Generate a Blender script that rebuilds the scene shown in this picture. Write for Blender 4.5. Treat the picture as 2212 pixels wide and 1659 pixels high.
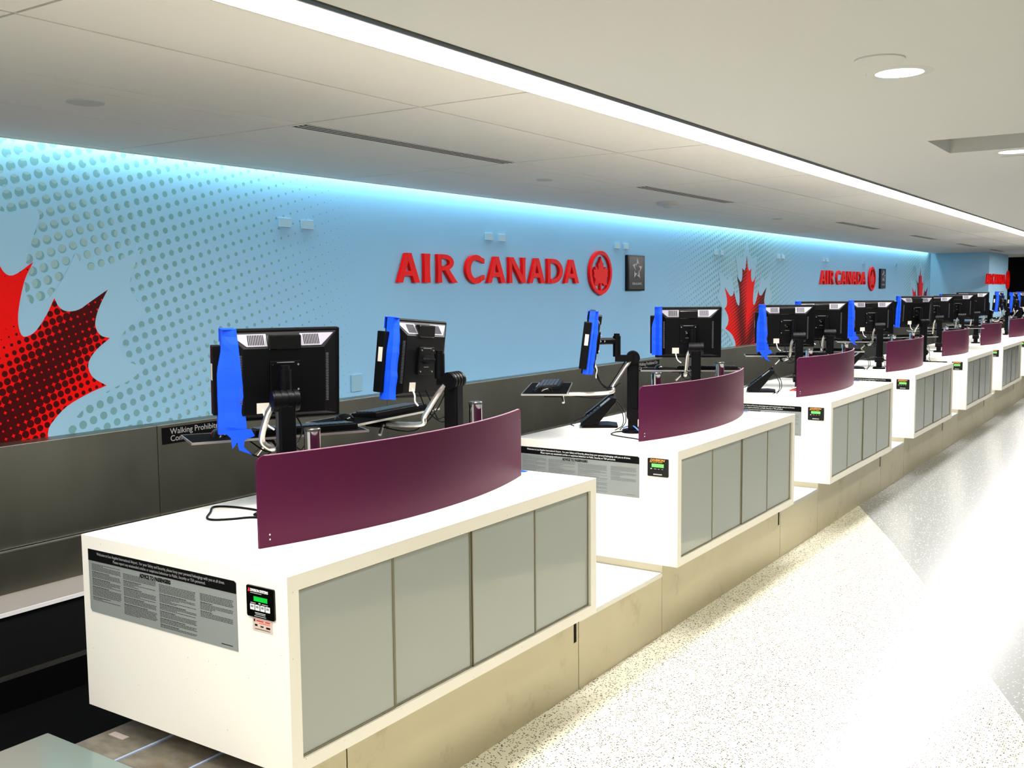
import bpy, bmesh, math, random
from mathutils import Vector, Matrix
random.seed(7)
C = bpy.context.scene
for o in list(bpy.data.objects): bpy.data.objects.remove(o)

# ---------------------------------------------------------------- camera
CAM = Vector((5.10, 0.0, 1.92))
yaw, pitch, roll, fpx = 0.59175435, -0.09078639, -0.0093035, 2182.89
fw = Vector((-math.sin(yaw)*math.cos(pitch), math.cos(yaw)*math.cos(pitch), math.sin(pitch)))
r0 = Vector((math.cos(yaw), math.sin(yaw), 0)); u0 = r0.cross(fw)
rr = r0*math.cos(roll)+u0*math.sin(roll); uu = -r0*math.sin(roll)+u0*math.cos(roll)
cd = bpy.data.cameras.new('camera'); cam = bpy.data.objects.new('camera', cd); C.collection.objects.link(cam)
cam.matrix_world = Matrix(((rr.x, uu.x, -fw.x, CAM.x), (rr.y, uu.y, -fw.y, CAM.y), (rr.z, uu.z, -fw.z, CAM.z), (0, 0, 0, 1)))
cd.sensor_width = 36; cd.lens = 36*fpx/2212; cd.clip_start = .05; cd.clip_end = 200
C.camera = cam
# ---------------------------------------------------------------- world, exposure
w = bpy.data.worlds.new('world'); C.world = w; w.use_nodes = True
w.node_tree.nodes['Background'].inputs[0].default_value = (1.0, .98, .90, 1)
w.node_tree.nodes['Background'].inputs[1].default_value = .46
C.view_settings.view_transform = 'Standard'; C.view_settings.look = 'None'
C.view_settings.exposure = .62; C.view_settings.gamma = 1; C.view_settings.use_curve_mapping = False

def area_lamp(name, loc, sx, sy, power, color, rot=(0, 0, 0)):
    l = bpy.data.lights.new(name, 'AREA'); l.shape = 'RECTANGLE'; l.size = sx; l.size_y = sy; l.energy = power; l.color = color
    o = bpy.data.objects.new(name, l); C.collection.objects.link(o); o.location = loc; o.rotation_euler = rot
    return o
# light of the linear fixture above the counters (runs along the row, just under its diffuser)
area_lamp('linear_fixture_light', (2.633, 15.0, 2.800), .16, 34, 580, (1.0, .955, .93))
# LED strip in the cove above the mural wall, aimed down the wall
area_lamp('cove_light', (-.700, 14.0, 2.975), .03, 29, 100, (.66, .94, 1.0), (0, math.radians(25), 0))

# ---------------------------------------------------------------- material helpers
def lin(c):
    return tuple((x/12.92 if x <= .04045 else ((x+.055)/1.055)**2.4) for x in c)
def hexc(h): return lin(tuple(int(h[i:i+2], 16)/255 for i in (0, 2, 4)))
MATS = {}
def mat(name, col=None, rough=.5, metal=0, spec=.5, coat=0, emit=None, es=0, alpha=1):
    if name in MATS: return MATS[name]
    m = bpy.data.materials.new(name); m.use_nodes = True; b = m.node_tree.nodes['Principled BSDF']
    if isinstance(col, str): col = hexc(col)
    if col: b.inputs['Base Color'].default_value = (*col, 1)
    b.inputs['Roughness'].default_value = rough; b.inputs['Metallic'].default_value = metal
    b.inputs['Specular IOR Level'].default_value = spec; b.inputs['Coat Weight'].default_value = coat
    if emit: b.inputs['Emission Color'].default_value = (*emit, 1); b.inputs['Emission Strength'].default_value = es
    MATS[name] = m; return m
class NT:
    """small helper to write node maths"""
    def __init__(s, m): s.t = m.node_tree; s.b = s.t.nodes['Principled BSDF']
    def n(s, k): return s.t.nodes.new(k)
    def l(s, a, b): s.t.links.new(a, b)
    def put(s, sock, v):
        if isinstance(v, (int, float)): sock.default_value = v
        else: s.l(v, sock)
    def m(s, op, a, b=0.0, c=None, clamp=False):
        x = s.n('ShaderNodeMath'); x.operation = op; x.use_clamp = clamp
        s.put(x.inputs[0], a); s.put(x.inputs[1], b)
        if c is not None: s.put(x.inputs[2], c)
        return x.outputs[0]
    def add(s, a, b): return s.m('ADD', a, b)
    def sub(s, a, b): return s.m('SUBTRACT', a, b)
    def mul(s, a, b): return s.m('MULTIPLY', a, b)
    def absx(s, a): return s.m('ABSOLUTE', a)
    def less(s, a, b): return s.m('LESS_THAN', a, b)
    def clamp(s, a, lo, hi): return s.m('MINIMUM', s.m('MAXIMUM', a, lo), hi)
    def mix(s, f, a, b):
        x = s.n('ShaderNodeMix'); x.data_type = 'RGBA'; s.put(x.inputs[0], f)
        for k, v in ((6, a), (7, b)):
            if isinstance(v, tuple): x.inputs[k].default_value = (*v[:3], 1)
            else: s.l(v, x.inputs[k])
        return x.outputs[2]
    def xyz(s, k=1.0):
        g = s.n('ShaderNodeNewGeometry'); x = s.n('ShaderNodeSeparateXYZ'); s.l(g.outputs['Position'], x.inputs[0])
        if k == 1.0: return x.outputs, g.outputs['Position']
        return (x.outputs[0], s.mul(x.outputs[1], 1/k), s.add(s.mul(s.sub(x.outputs[2], 1.92), 1/k), 1.92)), g.outputs['Position']
    def noise(s, vec, scale, detail=3, rough=.55):
        x = s.n('ShaderNodeTexNoise'); s.l(vec, x.inputs['Vector']); x.inputs['Scale'].default_value = scale; x.inputs['Detail'].default_value = detail; x.inputs['Roughness'].default_value = rough
        return x.outputs['Fac']
    def stretch(s, vec, sc):
        x = s.n('ShaderNodeMapping'); s.l(vec, x.inputs[0]); x.inputs['Scale'].default_value = sc; return x.outputs[0]
    def ramp(s, f, p):
        x = s.n('ShaderNodeValToRGB'); s.l(f, x.inputs[0]); e = x.color_ramp.elements
        e[0].position, e[0].color = p[0][0], (*p[0][1], 1); e[1].position, e[1].color = p[-1][0], (*p[-1][1], 1)
        for q, c in p[1:-1]: k = e.new(q); k.color = (*c, 1)
        return x.outputs[0]
    def dots(s, a, b, ang, cell, r, o=(0, 0)):
        """1 inside round dots of radius r (in cells) on a turned square grid over coordinates a, b"""
        ca, sa = math.cos(ang)/cell, math.sin(ang)/cell
        op = .5-(o[0]*ca+o[1]*sa); oq = .5-(o[1]*ca-o[0]*sa)   # a dot is centred on point o
        p = s.add(s.add(s.mul(a, ca), s.mul(b, sa)), op); q = s.add(s.sub(s.mul(b, ca), s.mul(a, sa)), oq)
        fp = s.sub(s.m('FRACT', p), .5); fq = s.sub(s.m('FRACT', q), .5)
        d = s.m('SQRT', s.add(s.mul(fp, fp), s.mul(fq, fq)))
        return s.less(d, r)

BLUE = hexc('94C8EC')
def wall_mat():
    m = mat('printed_blue_wall', BLUE, .5, spec=.15); t = NT(m); (x, y, z), p = t.xyz(1.15)
    k = t.sub(t.m('MODULO', t.add(y, -2.706+5.34+10.68), 10.68), 5.34)
    dist = t.m('SQRT', t.add(t.mul(k, k), t.mul(t.sub(z, 1.7), t.mul(t.sub(z, 1.7), .15))))
    r = t.clamp(t.sub(.44, t.mul(dist, .142)), 0, .44)
    d1 = t.dots(y, z, math.radians(16.5), .068, r, (3.009, 2.678))
    d2 = t.dots(y, z, math.radians(14.6), .0712, t.mul(r, .85), (3.43, 2.53))
    near = t.clamp(t.sub(1.15, t.mul(dist, .45)), 0, 1)
    side = t.mul(near, t.less(k, 1.6))
    fine = t.noise(p, .9, 2)
    base = t.mix(t.mul(near, .35), BLUE, hexc('B4DCDC'))
    base = t.mix(t.mul(t.clamp(t.sub(fine, .35), 0, 1), .5), base, hexc('8ABBE6'))
    dark = t.mix(fine, hexc('6FA6A6'), hexc('82AABA'))
    c = t.mix(d1, base, t.mix(t.mul(d2, .8), dark, hexc('A2C4C8')))
    t.l(c, t.b.inputs['Base Color']); return m
def leaf_mat():
    m = mat('red_leaf_print', (.9, .005, .004), .5, spec=.08); t = NT(m); (x, y, z), p = t.xyz(1.15)
    k = t.sub(t.m('MODULO', t.add(y, -2.706+5.34+10.68), 10.68), 5.34)
    d = t.sub(k, t.add(.17, t.mul(t.sub(z, 1.33), .86)))
    rR = t.clamp(t.sub(.62, t.mul(t.absx(t.sub(d, .06)), 1.0)), 0, .60)
    rR = t.mul(rR, t.m('MULTIPLY', 1, t.clamp(t.mul(t.add(d, .42), 4), 0, 1)))
    e = t.add(k, t.add(.10, t.mul(t.sub(z, 1.2), .28)))
    rL = t.clamp(t.sub(.60, t.mul(t.absx(e), 1.1)), .18, .55)
    right = t.m('GREATER_THAN', k, 0)
    r = t.add(t.mul(right, rR), t.mul(t.sub(1, right), rL))
    top = t.mul(t.clamp(t.sub(z, 1.95), 0, .4), .9)
    r = t.clamp(t.add(r, top), .0, .66)
    d1 = t.dots(y, z, math.radians(16.5), .043, r)
    c = t.mix(d1, (.95, .004, .003), hexc('4A0507')); t.l(c, t.b.inputs['Base Color']); return m
def terrazzo(name, a, b, c, dens):
    m = mat(name, a, .22, spec=.5); t = NT(m); o, p = t.xyz()
    v = t.n('ShaderNodeTexVoronoi'); t.l(p, v.inputs['Vector']); v.inputs['Scale'].default_value = 115
    s = t.n('ShaderNodeSeparateColor'); t.l(v.outputs['Color'], s.inputs[0])
    chip = t.mul(t.less(v.outputs['Distance'], .42), t.less(s.outputs[0], dens))
    chip2 = t.mul(t.less(v.outputs['Distance'], .5), t.m('GREATER_THAN', s.outputs[1], .6))
    n = t.noise(p, 1.3, 4)
    col = t.mix(t.mul(n, .6), a, b); col = t.mix(t.mul(chip2, .35), col, b); col = t.mix(chip, col, c)
    t.l(col, t.b.inputs['Base Color']); return m
def steel(name, a, b, rough, stain=0, sc=(1, 1, 1), metal=1.0):
    m = mat(name, a, rough, metal); t = NT(m); o, p = t.xyz()
    n = t.noise(t.stretch(p, sc), 2.2, 5); n2 = t.noise(p, 3.5, 6, .7)
    col = t.mix(n, a, b)
    if stain:
        s = t.clamp(t.mul(t.sub(n2, .53 if name.startswith('grimy') else .58), 9), 0, 1); col = t.mix(t.mul(s, stain), col, hexc('8A7350'))
    t.l(col, t.b.inputs['Base Color'])
    t.l(t.add(rough-.08, t.mul(n2, .18)), t.b.inputs['Roughness']); return m
def solid_surface():
    m = mat('white_solid_surface', hexc('EFE9DC'), .38, spec=.45); t = NT(m); o, p = t.xyz()
    v = t.n('ShaderNodeTexVoronoi'); t.l(p, v.inputs['Vector']); v.inputs['Scale'].default_value = 26
    s = t.n('ShaderNodeSeparateColor'); t.l(v.outputs['Color'], s.inputs[0])
    k = t.mul(t.less(v.outputs['Distance'], .06), t.less(s.outputs[0], .35))
    c = t.mix(t.mul(k, .5), hexc('F5F0E4'), hexc('9A8F7C')); t.l(c, t.b.inputs['Base Color']); return m
def maroon():
    m = mat('maroon_satin_glass', hexc('5A0630'), .5, spec=.22); t = NT(m); o, p = t.xyz()
    n = t.noise(p, 2.2, 3); c = t.mix(n, hexc('400432'), hexc('4C0428')); t.l(c, t.b.inputs['Base Color']); return m

M_WALL = wall_mat(); M_LEAF = leaf_mat(); M_CLEAR = mat('plain_blue_print', hexc('A0CDE6'), .5, spec=.15)
M_FLOOR = terrazzo('cream_terrazzo', hexc('DEDCCC'), hexc('CCCAB2'), hexc('45423A'), .42)
M_FLOOR2 = terrazzo('grey_terrazzo', hexc('8F9292'), hexc('808481'), hexc('F2F4EE'), .10)
M_STEEL = steel('brushed_steel_guard', hexc('706F62'), hexc('8E8C80'), .38, 0, (.2, .8, .1))
M_PLINTH = steel('stained_steel_plinth', hexc('D6CCAE'), hexc('B8AF94'), .42, .28, (.3, .5, .5), .55)
M_GRIME = steel('grimy_steel_plate', hexc('3F3A30'), hexc('B5AD9C'), .4, .5, (5, 9, 1), .6)
M_WHITE = solid_surface(); M_MAROON = maroon()
M_PANEL = mat('grey_green_glass', hexc('A4A9A2'), .09, spec=.6, coat=.3)
M_FRAME = mat('dark_bronze_trim', hexc('4A4638'), .35, .5)
M_CEIL = mat('white_ceiling_paint', hexc('D3D3CE'), .8, spec=.2)
M_CEILT = mat('grey_white_ceiling_tile', hexc('F4F0E6'), .8, spec=.2)
M_JOINT = mat('ceiling_joint_grey', hexc('A39C90'), .9)  # grey-brown colour of the tile joints and the light housing
M_BLACK = mat('black_plastic', (.0015, .0015, .002), .4, spec=.12)
M_BLACKM = mat('matte_black', (.002, .002, .002), .8, spec=.05)
M_BLACKG = mat('gloss_black', (.002, .002, .002), .15, spec=.3)
M_SILV = mat('silver_plastic', hexc('7B7982'), .45, .1)
M_CHROME = mat('chrome', hexc('E8E8E8'), .08, 1)
M_ALU = mat('brushed_aluminium', hexc('D4D2CC'), .28, .9)
M_TAPE = mat('blue_masking_tape', (.002, .075, .85), .55, spec=.3)
M_RED = mat('red_acrylic', (.95, .003, .004), .4, spec=.15)
M_SIGNGREY = mat('grey_notice_print', hexc('8B908C'), .4)
M_INK = mat('black_ink', (.003, .003, .003), .6, spec=.08)
M_GREYINK = mat('grey_white_ink', hexc('B8B8B8'), .6)
M_WINK = mat('white_ink', hexc('F0F0F0'), .5)
M_GREEN = mat('green_display', (.0, .35, .03), .3, emit=(.02, .9, .06), es=.18)
M_GREENB = mat('bright_green_display', (.1, .6, .08), .3, emit=(.12, 1, .1), es=.75)
M_ORANGE = mat('orange_ink', hexc('E39A3C'), .5)
M_REDINK = mat('red_ink', hexc('D8302C'), .5)
M_PINKST = mat('pinkish_sticker', hexc('D3BDB0'), .5)
M_KEY = mat('dark_grey_keys', (.02, .02, .022), .3)
M_LCD = mat('dark_screen', (.01, .012, .015), .08)
M_LIGHT = mat('lit_diffuser', (1, 1, 1), .5, emit=(1, .96, .98), es=7)
M_LED = mat('led_strip', (1, 1, 1), .5, emit=(.6, .95, 1), es=6)
M_PLATB = mat('white_scale_surface', hexc('E8EEF4'), .25)
M_PLATG = mat('pale_green_glass_surface', hexc('74857D'), .12, spec=.6)
M_BEIGE = mat('beige_grey_paint', hexc('A79B92'), .5)
M_WPLATE = mat('blue_cover_plate', hexc('94C0D6'), .25)
M_LAMPGLOW = mat('lamp_and_bowl_glow', (1, 1, 1), .4, emit=(1, .95, .85), es=5)

# ---------------------------------------------------------------- geometry helpers
# wall and ceiling items below are enlarged about the camera position,
# to move the desks' shadow edge on the floor; scale is baked into the meshes
K = 1.15; CAM_POS = Vector((5.10, 0.0, 1.92))  # enlargement factor and its centre, the camera position
def scale_about_camera(*roots):
    for r in roots:
        L = Vector(r.location); off = CAM_POS*(1-K)
        if L.length < 1e-9 and r.type == 'MESH':
            for v in r.data.vertices: v.co = v.co*K+off
        else:
            r.location = L*K+off
            if r.type == 'MESH':
                for v in r.data.vertices: v.co = v.co*K
        st = [c for c in bpy.data.objects if c.parent == r]
        while st:
            c = st.pop(); c.location = Vector(c.location)*K
            for v in c.data.vertices: v.co = v.co*K
            st += [d for d in bpy.data.objects if d.parent == c]
    return roots[0]
class MB:
    def __init__(s): s.v = []; s.f = []
    def addv(s, vs, fs):
        o = len(s.v); s.v += [tuple(v) for v in vs]; s.f += [tuple(i+o for i in f) for f in fs]; return s
    def box(s, x0, x1, y0, y1, z0, z1, M=None):
        vs = [Vector((x, y, z)) for x in (x0, x1) for y in (y0, y1) for z in (z0, z1)]
        if M: vs = [M @ v for v in vs]
        return s.addv(vs, [(0, 1, 3, 2), (4, 6, 7, 5), (0, 4, 5, 1), (2, 3, 7, 6), (0, 2, 6, 4), (1, 5, 7, 3)])
    def frustum(s, r0, y0, r1, y1):
        a = [Vector((x, y0, z)) for x, z in ((r0[0], r0[2]), (r0[1], r0[2]), (r0[1], r0[3]), (r0[0], r0[3]))]
        b = [Vector((x, y1, z)) for x, z in ((r1[0], r1[2]), (r1[1], r1[2]), (r1[1], r1[3]), (r1[0], r1[3]))]
        return s.addv(a+b, [(0, 1, 2, 3), (7, 6, 5, 4), (0, 4, 5, 1), (1, 5, 6, 2), (2, 6, 7, 3), (3, 7, 4, 0)])
    def cyl(s, a, b, r, r2=None, n=20, cap=True):
        a, b = Vector(a), Vector(b); d = (b-a).normalized(); r2 = r if r2 is None else r2
        u = d.orthogonal().normalized(); v = d.cross(u); vs = []
        for k in range(n):
            t = 2*math.pi*k/n; q = u*math.cos(t)+v*math.sin(t); vs += [a+q*r, b+q*r2]
        fs = [(2*k, 2*((k+1) % n), 2*((k+1) % n)+1, 2*k+1) for k in range(n)]
        if cap: fs += [tuple(2*k for k in range(n)), tuple(2*k+1 for k in range(n))]
        return s.addv(vs, fs)
    def tube(s, pts, r, n=8):
        pts = smooth([Vector(p) for p in pts]); rings = []
        up = None
        for i, p in enumerate(pts):
            d = (pts[min(i+1, len(pts)-1)]-pts[max(i-1, 0)]).normalized()
            if up is None: up = d.orthogonal().normalized()
            up = (up-d*up.dot(d)).normalized(); v = d.cross(up)
            rings.append([p+(up*math.cos(2*math.pi*k/n)+v*math.sin(2*math.pi*k/n))*r for k in range(n)])
        vs = [q for g in rings for q in g]; fs = []
        for i in range(len(rings)-1):
            for k in range(n): fs.append((i*n+k, i*n+(k+1) % n, (i+1)*n+(k+1) % n, (i+1)*n+k))
        fs += [tuple(range(n)), tuple(range((len(rings)-1)*n, len(rings)*n))]
        return s.addv(vs, fs)
    def prism(s, poly, o, u, v, n, t):
        """polygon (2D) laid in the plane o + a*u + b*v, given thickness t along n"""
        o, u, v, n = Vector(o), Vector(u), Vector(v), Vector(n); k = len(poly)
        a = [o+u*p+v*q for p, q in poly]; b = [x+n*t for x in a]
        return s.addv(a+b, [tuple(range(k)), tuple(range(k, 2*k))]+[(i, (i+1) % k, (i+1) % k+k, i+k) for i in range(k)])
    def lathe(s, prof, c=(0, 0, 0), n=28):
        c = Vector(c); vs = []; m = len(prof)
        for k in range(n):
            t = 2*math.pi*k/n
            vs += [c+Vector((r*math.cos(t), r*math.sin(t), z)) for r, z in prof]
        fs = [(k*m+i, ((k+1) % n)*m+i, ((k+1) % n)*m+i+1, k*m+i+1) for k in range(n) for i in range(m-1)]
        return s.addv(vs, fs)
    def build(s, name, m, parent=None, bevel=0, smooth_=False, seg=2):
        me = bpy.data.meshes.new(name); me.from_pydata(s.v, [], s.f); me.update()
        bm = bmesh.new(); bm.from_mesh(me); bmesh.ops.recalc_face_normals(bm, faces=bm.faces); bm.to_mesh(me); bm.free()
        if smooth_:
            me.shade_smooth() if hasattr(me, 'shade_smooth') else None
        me.materials.append(m)
        o = bpy.data.objects.new(name, me); C.collection.objects.link(o)
        if parent: o.parent = parent
        if bevel:
            b = o.modifiers.new('bevel', 'BEVEL'); b.width = bevel; b.segments = seg; b.limit_method = 'ANGLE'; b.angle_limit = math.radians(40)
        if smooth_:
            for p in me.polygons: p.use_smooth = True
            try: me.set_sharp_from_angle(angle=math.radians(35))
            except Exception: pass
        return o
def smooth(pts, k=5):
    if len(pts) < 3: return pts
    P = [pts[0]*2-pts[1]]+pts+[pts[-1]*2-pts[-2]]; out = []
    for i in range(1, len(P)-2):
        for j in range(k):
            t = j/k; a, b, c, d = P[i-1], P[i], P[i+1], P[i+2]
            out.append(.5*((2*b)+(c-a)*t+(2*a-5*b+4*c-d)*t*t+(3*b-a-3*c+d)*t**3))
    out.append(pts[-1]); return out
def tag(o, label=None, cat=None, group=None, kind=None):
    if label: o['label'] = label
    if cat: o['category'] = cat
    if group: o['group'] = group
    if kind: o['kind'] = kind
    return o
def empty(name, loc, rz=0, label=None, cat=None, group=None):
    o = bpy.data.objects.new(name, None); C.collection.objects.link(o); o.location = loc; o.rotation_euler = (0, 0, rz); o.empty_display_size = .1
    return tag(o, label, cat, group)
def copy_tree(o, parent=None):
    c = o.copy(); C.collection.objects.link(c)
    if parent: c.parent = parent
    for ch in [x for x in bpy.data.objects if x.parent == o]: copy_tree(ch, c)
    return c
def struct(o): o['kind'] = 'structure'; return o
def text(name, s, size, m, o, u, v, parent=None, t=.0006, align='LEFT', sx=1.0, bold=0.0, shear=0.0):
    """lettering as a thin mesh: baseline start (or centre) at o, reading along u, upright along v"""
    cu = bpy.data.curves.new(name, 'FONT'); cu.body = s; cu.size = size; cu.extrude = t/2; cu.align_x = align; cu.offset = bold; cu.shear = shear; cu.resolution_u = 3
    ob = bpy.data.objects.new(name, cu); C.collection.objects.link(ob)
    me = bpy.data.meshes.new_from_object(ob.evaluated_get(bpy.context.evaluated_depsgraph_get()))
    bpy.data.objects.remove(ob); bpy.data.curves.remove(cu)
    u, v = Vector(u).normalized(), Vector(v).normalized(); n = u.cross(v); o = Vector(o)+n*t/2
    for q in me.vertices:
        c = q.co.copy(); q.co = o+u*c.x*sx+v*c.y+n*c.z
    me.name = name; me.materials.clear(); me.materials.append(m)
    x = bpy.data.objects.new(name, me); C.collection.objects.link(x)
    if parent: x.parent = parent
    return x
ORD = ['nearest', 'second', 'third', 'fourth', 'fifth', 'sixth', 'seventh', 'eighth']
X, Y, Z = Vector((1, 0, 0)), Vector((0, 1, 0)), Vector((0, 0, 1))

# ================================================================ setting
HC = 2.72; YN, YF = -3.0, 30.0
scale_about_camera(struct(MB().box(-.2, 0, YN, 25.12, .24, 3.05).build('wall_left', M_WALL)), struct(MB().box(-.2, 1.25, 25.12, 27.95, .24, 3.05).build('wall_back', M_CLEAR)),
          struct(MB().box(-.2, 11, YF, YF+.2, .24, 3.2).build('wall_end', M_BLACKM)))
# floors: cream field and the grey field beyond the slanted joint
struct(MB().prism([(2.6, YN), (6.9, YN), (4.56, 4.846), (4.319, 5.408), (3.672, 6.958), (3.296, 7.837), (2.6, 9.3)], (0, 0, -.1), X, Y, Z, .1).build('floor', M_FLOOR))
struct(MB().prism([(6.9, YN), (15, YN), (15, 35), (2.6, 35), (2.6, 9.3), (3.296, 7.837), (3.672, 6.958), (4.319, 5.408), (4.56, 4.846)], (0, 0, -.1), X, Y, Z, .1).build('floor', M_FLOOR2))
struct(MB().box(-1.2, 2.6, -4, 35, -.1, 0).build('floor', M_BLACKM))
PRESCALE0 = set(bpy.data.objects)
# hall ceiling (plain) with a recess slot, in pieces around the opening
hc = MB()
hc.box(3.075, 3.86, YN, YF, HC, HC+.1); hc.box(3.86, 15, YN, 5.93, HC, HC+.1); hc.box(3.86, 15, 6.55, YF, HC, HC+.1)
hc.box(3.80, 15, 5.87, 5.93, HC+.1, HC+.5); hc.box(3.80, 15, 6.55, 6.61, HC+.1, HC+.5); hc.box(3.80, 3.86, 5.93, 6.55, HC+.1, HC+.5); hc.box(3.8, 15, 5.87, 6.61, HC+.5, HC+.55)
struct(hc.build('ceiling', M_CEIL))
# tiled ceiling above the counters
ct = MB(); rows = [(.11, .18), (.188, .972), (.98, 1.465), (1.473, 1.583), (1.591, 2.284), (2.296, 2.862)]
ys = [1.666-1.822*3+1.822*i for i in range(20)]
for i in range(len(ys)-1):
    for j, (a, b) in enumerate(rows):
        g = .006
        ct.box(a, b, ys[i]+g, ys[i+1]-g, HC, HC+.02)
struct(ct.build('ceiling', M_CEILT))
struct(MB().box(.11, 2.866, YN, YF, HC+.02, HC+.05).build('ceiling', M_JOINT))
struct(MB().box(-.2, .24, YN, YF, 3.02, 3.06).box(.22, .24, YN, 25.1, HC+.05, 3.02).build('ceiling', M_CEIL))
struct(MB().box(.095, .11, YN, 25.1, HC-.004, HC+.05).build('trim_1', M_CEILT))
struct(MB().box(3.05, 3.075, YN, YF, HC-.006, HC+.1).build('trim_2', M_FRAME))

# linear ceiling light
ll = empty('linear_ceiling_light', (2.955, 13, HC), 0, 'long continuous white light strip in the ceiling above the counters', 'ceiling light')
def loc(mb, c):  # shift world-built geometry to the parent's frame
    c = Vector(c); mb.v = [tuple(Vector(v)-c) for v in mb.v]; return mb
d_ = MB()
for i in range(14): d_.box(2.868, 3.036, YN+i*2.36, YN+(i+1)*2.36-.004, HC-.006, HC+.02)
loc(d_, (2.955, 13, HC)).build('diffuser', M_LIGHT, ll)
loc(MB().box(2.864, 2.868, YN, YF, HC-.008, HC+.06).box(3.036, 3.05, YN, YF, HC-.004, HC+.09).box(2.864, 3.05, YN, YF, HC+.06, HC+.1), (2.955, 13, HC)).build('housing', M_JOINT, ll)
# cove led strip
cv = empty('cove_led_strip', (.078, 11, 2.89), 0, 'cyan-white cove light strip hidden above the top edge of the mural wall', 'cove light')
MB().box(-.012, .02, -13.5, 14, -.02, .02).build('housing', M_ALU, cv); MB().box(-.016, -.012, -13.5, 14, -.012, .012).build('light_strip', M_LED, cv)

# slot diffusers
slots = [(3.50, 5.32), (7.12, 8.95), (12.40, 14.20), (16.25, 17.85), (19.9, 21.6), (23.5, 25.1)]
SL = ['closest to the camera, above the first cover plates', 'second from the camera, above the near dark plaque', 'third from the camera', 'fourth from the camera', 'fifth from the camera', 'farthest, near the jutting wall']
for (a, b), s_ in zip(slots, SL):
    t_ = empty('slot_air_vent', (1.528, (a+b)/2, HC), 0, 'dark slotted ceiling air vent, '+s_, 'air vent', 'slot air vents in the tiled ceiling')
    h = (b-a)/2-.02
    MB().box(-.052, .052, -h, h, -.0015, .0).build('backing', M_INK, t_)
    f_ = MB()
    for k in range(4): f_.box(-.052+k*.0323, -.045+k*.0323, -h, h, -.003, -.0015)
    f_.build('slat', M_CEILT, t_)
# round ceiling covers
def disc(x, y, r, dome, label):
    t_ = MB().lathe([(0, -.007), (r*.9, -.007), (r, -.005), (r, 0)]) if not dome else MB().lathe([(0, -.055), (r*.35, -.052), (r*.5, -.038), (r*.95, -.028), (r, -.018), (r, 0)])
    o = t_.build('smoke_detector' if dome else 'ceiling_cover_disc', M_CEIL, None, 0, True); o.location = (x, y, HC)
    tag(o, label, 'smoke detector' if dome else 'ceiling disc')
disc(1.262, 2.567, .075, 0, 'flat round white cover on the tiled ceiling at the upper left')
disc(1.209, 6.236, .06, 0, 'small round white cover on the tiled ceiling above the near red lettering')
disc(1.116, 8.481, .10, 1, 'round white smoke detector on the tiled ceiling above the dark plaque')
disc(1.15, 11.3, .06, 0, 'tiny round cover on the tiled ceiling before the far leaf mural')
disc(4.154, 3.735, .085, 0, 'flat round white cover on the plain hall ceiling beside the nearest downlight')
disc(4.152, 6.956, .07, 0, 'small round cover beyond the recess slot in the hall ceiling')
# downlights
DL = [(4.16, 4.0, 'round recessed downlight with mirrored bowl, nearest on the hall ceiling'), (4.19, 6.70, 'small recessed downlight beyond the recess slot at the right edge')]
def real_downlight(x, y, label):
    # bowl is sunk into the slab: cut opening is modelled as a shallow glowing bowl just proud of the ceiling
    t_ = empty('recessed_downlight', (x, y, HC), 0, label, 'downlight', 'round recessed downlights in the hall ceiling')
    MB().lathe([(.086, -.004), (.115, -.003), (.120, 0)]).build('trim_ring', M_CEIL, t_, 0, True)
    MB().lathe([(.0865, -.003), (.07, -.0032), (.045, -.0025), (.045, -.0015), (0, -.0015)]).build('reflector', M_LAMPGLOW, t_, 0, True)  # reflector glows itself: the light it would mirror is put into its material
    MB().lathe([(0, -.006), (.035, -.006), (.040, -.003)]).build('lamp', M_LAMPGLOW, t_, 0, True)
    l = bpy.data.lights.new('downlight_beam', 'SPOT'); l.energy = 72; l.spot_size = math.radians(125); l.spot_blend = .6; l.shadow_soft_size = .08; l.color = (1, .95, .84)
    lo = bpy.data.objects.new('downlight_beam', l); C.collection.objects.link(lo); lo.location = (CAM_POS.x+K*(x-CAM_POS.x), K*y, 2.80)
for x, y, s_ in DL: real_downlight(x, y, s_)
for x, y in ((4.2, 1.3), (6.8, 4.0), (6.8, 6.7), (4.2, 9.4), (6.8, 9.4), (4.2, 12.1), (4.2, 14.8), (4.2, 17.5), (4.2, 20.2), (6.8, 1.3), (6.8, 12.1), (6.8, 15)):
    l = bpy.data.lights.new('hall_downlight_beam', 'SPOT'); l.energy = 72; l.spot_size = math.radians(125); l.spot_blend = .6; l.shadow_soft_size = .08; l.color = (1, .95, .84)
    lo = bpy.data.objects.new('hall_downlight_beam', l); C.collection.objects.link(lo); lo.location = (x, y, 2.80)

# ---------------------------------------------------------------- steel guard along the wall and conveyor
sg = MB()
for i in range(14):
    a = YN+.6+i*2.03; b = min(a+2.03, 25.11); sg.box(.001, .13, a, b-.003, .632, 1.165)
struct(sg.build('trim_3', M_STEEL, None, .004))
struct(MB().box(.13, 1.38, 25.10, 25.119, .632, 1.165).box(1.251, 1.38, 25.10, 27.95, .4, 1.165).build('trim_4', M_STEEL))
scale_about_camera(*[o for o in bpy.data.objects if o not in PRESCALE0 and o.parent is None and o.type != 'LIGHT'])
PRESCALE1 = set(bpy.data.objects)
cvx = empty('baggage_conveyor', (0, 12, 0), 0, 'dark baggage conveyor running along the foot of the steel wall guard', 'conveyor')
loc(MB().box(-.61, -.5925, -4, 28.8, .172, .430), (0, 12, 0)).build('back_plate', M_STEEL, cvx)
loc(MB().box(-.612, -.589, -4, 28.8, .430, .438), (0, 12, 0)).build('joint_strip', M_ALU, cvx)  # bright strip added to give the highlight along the guard's folded edge
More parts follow.
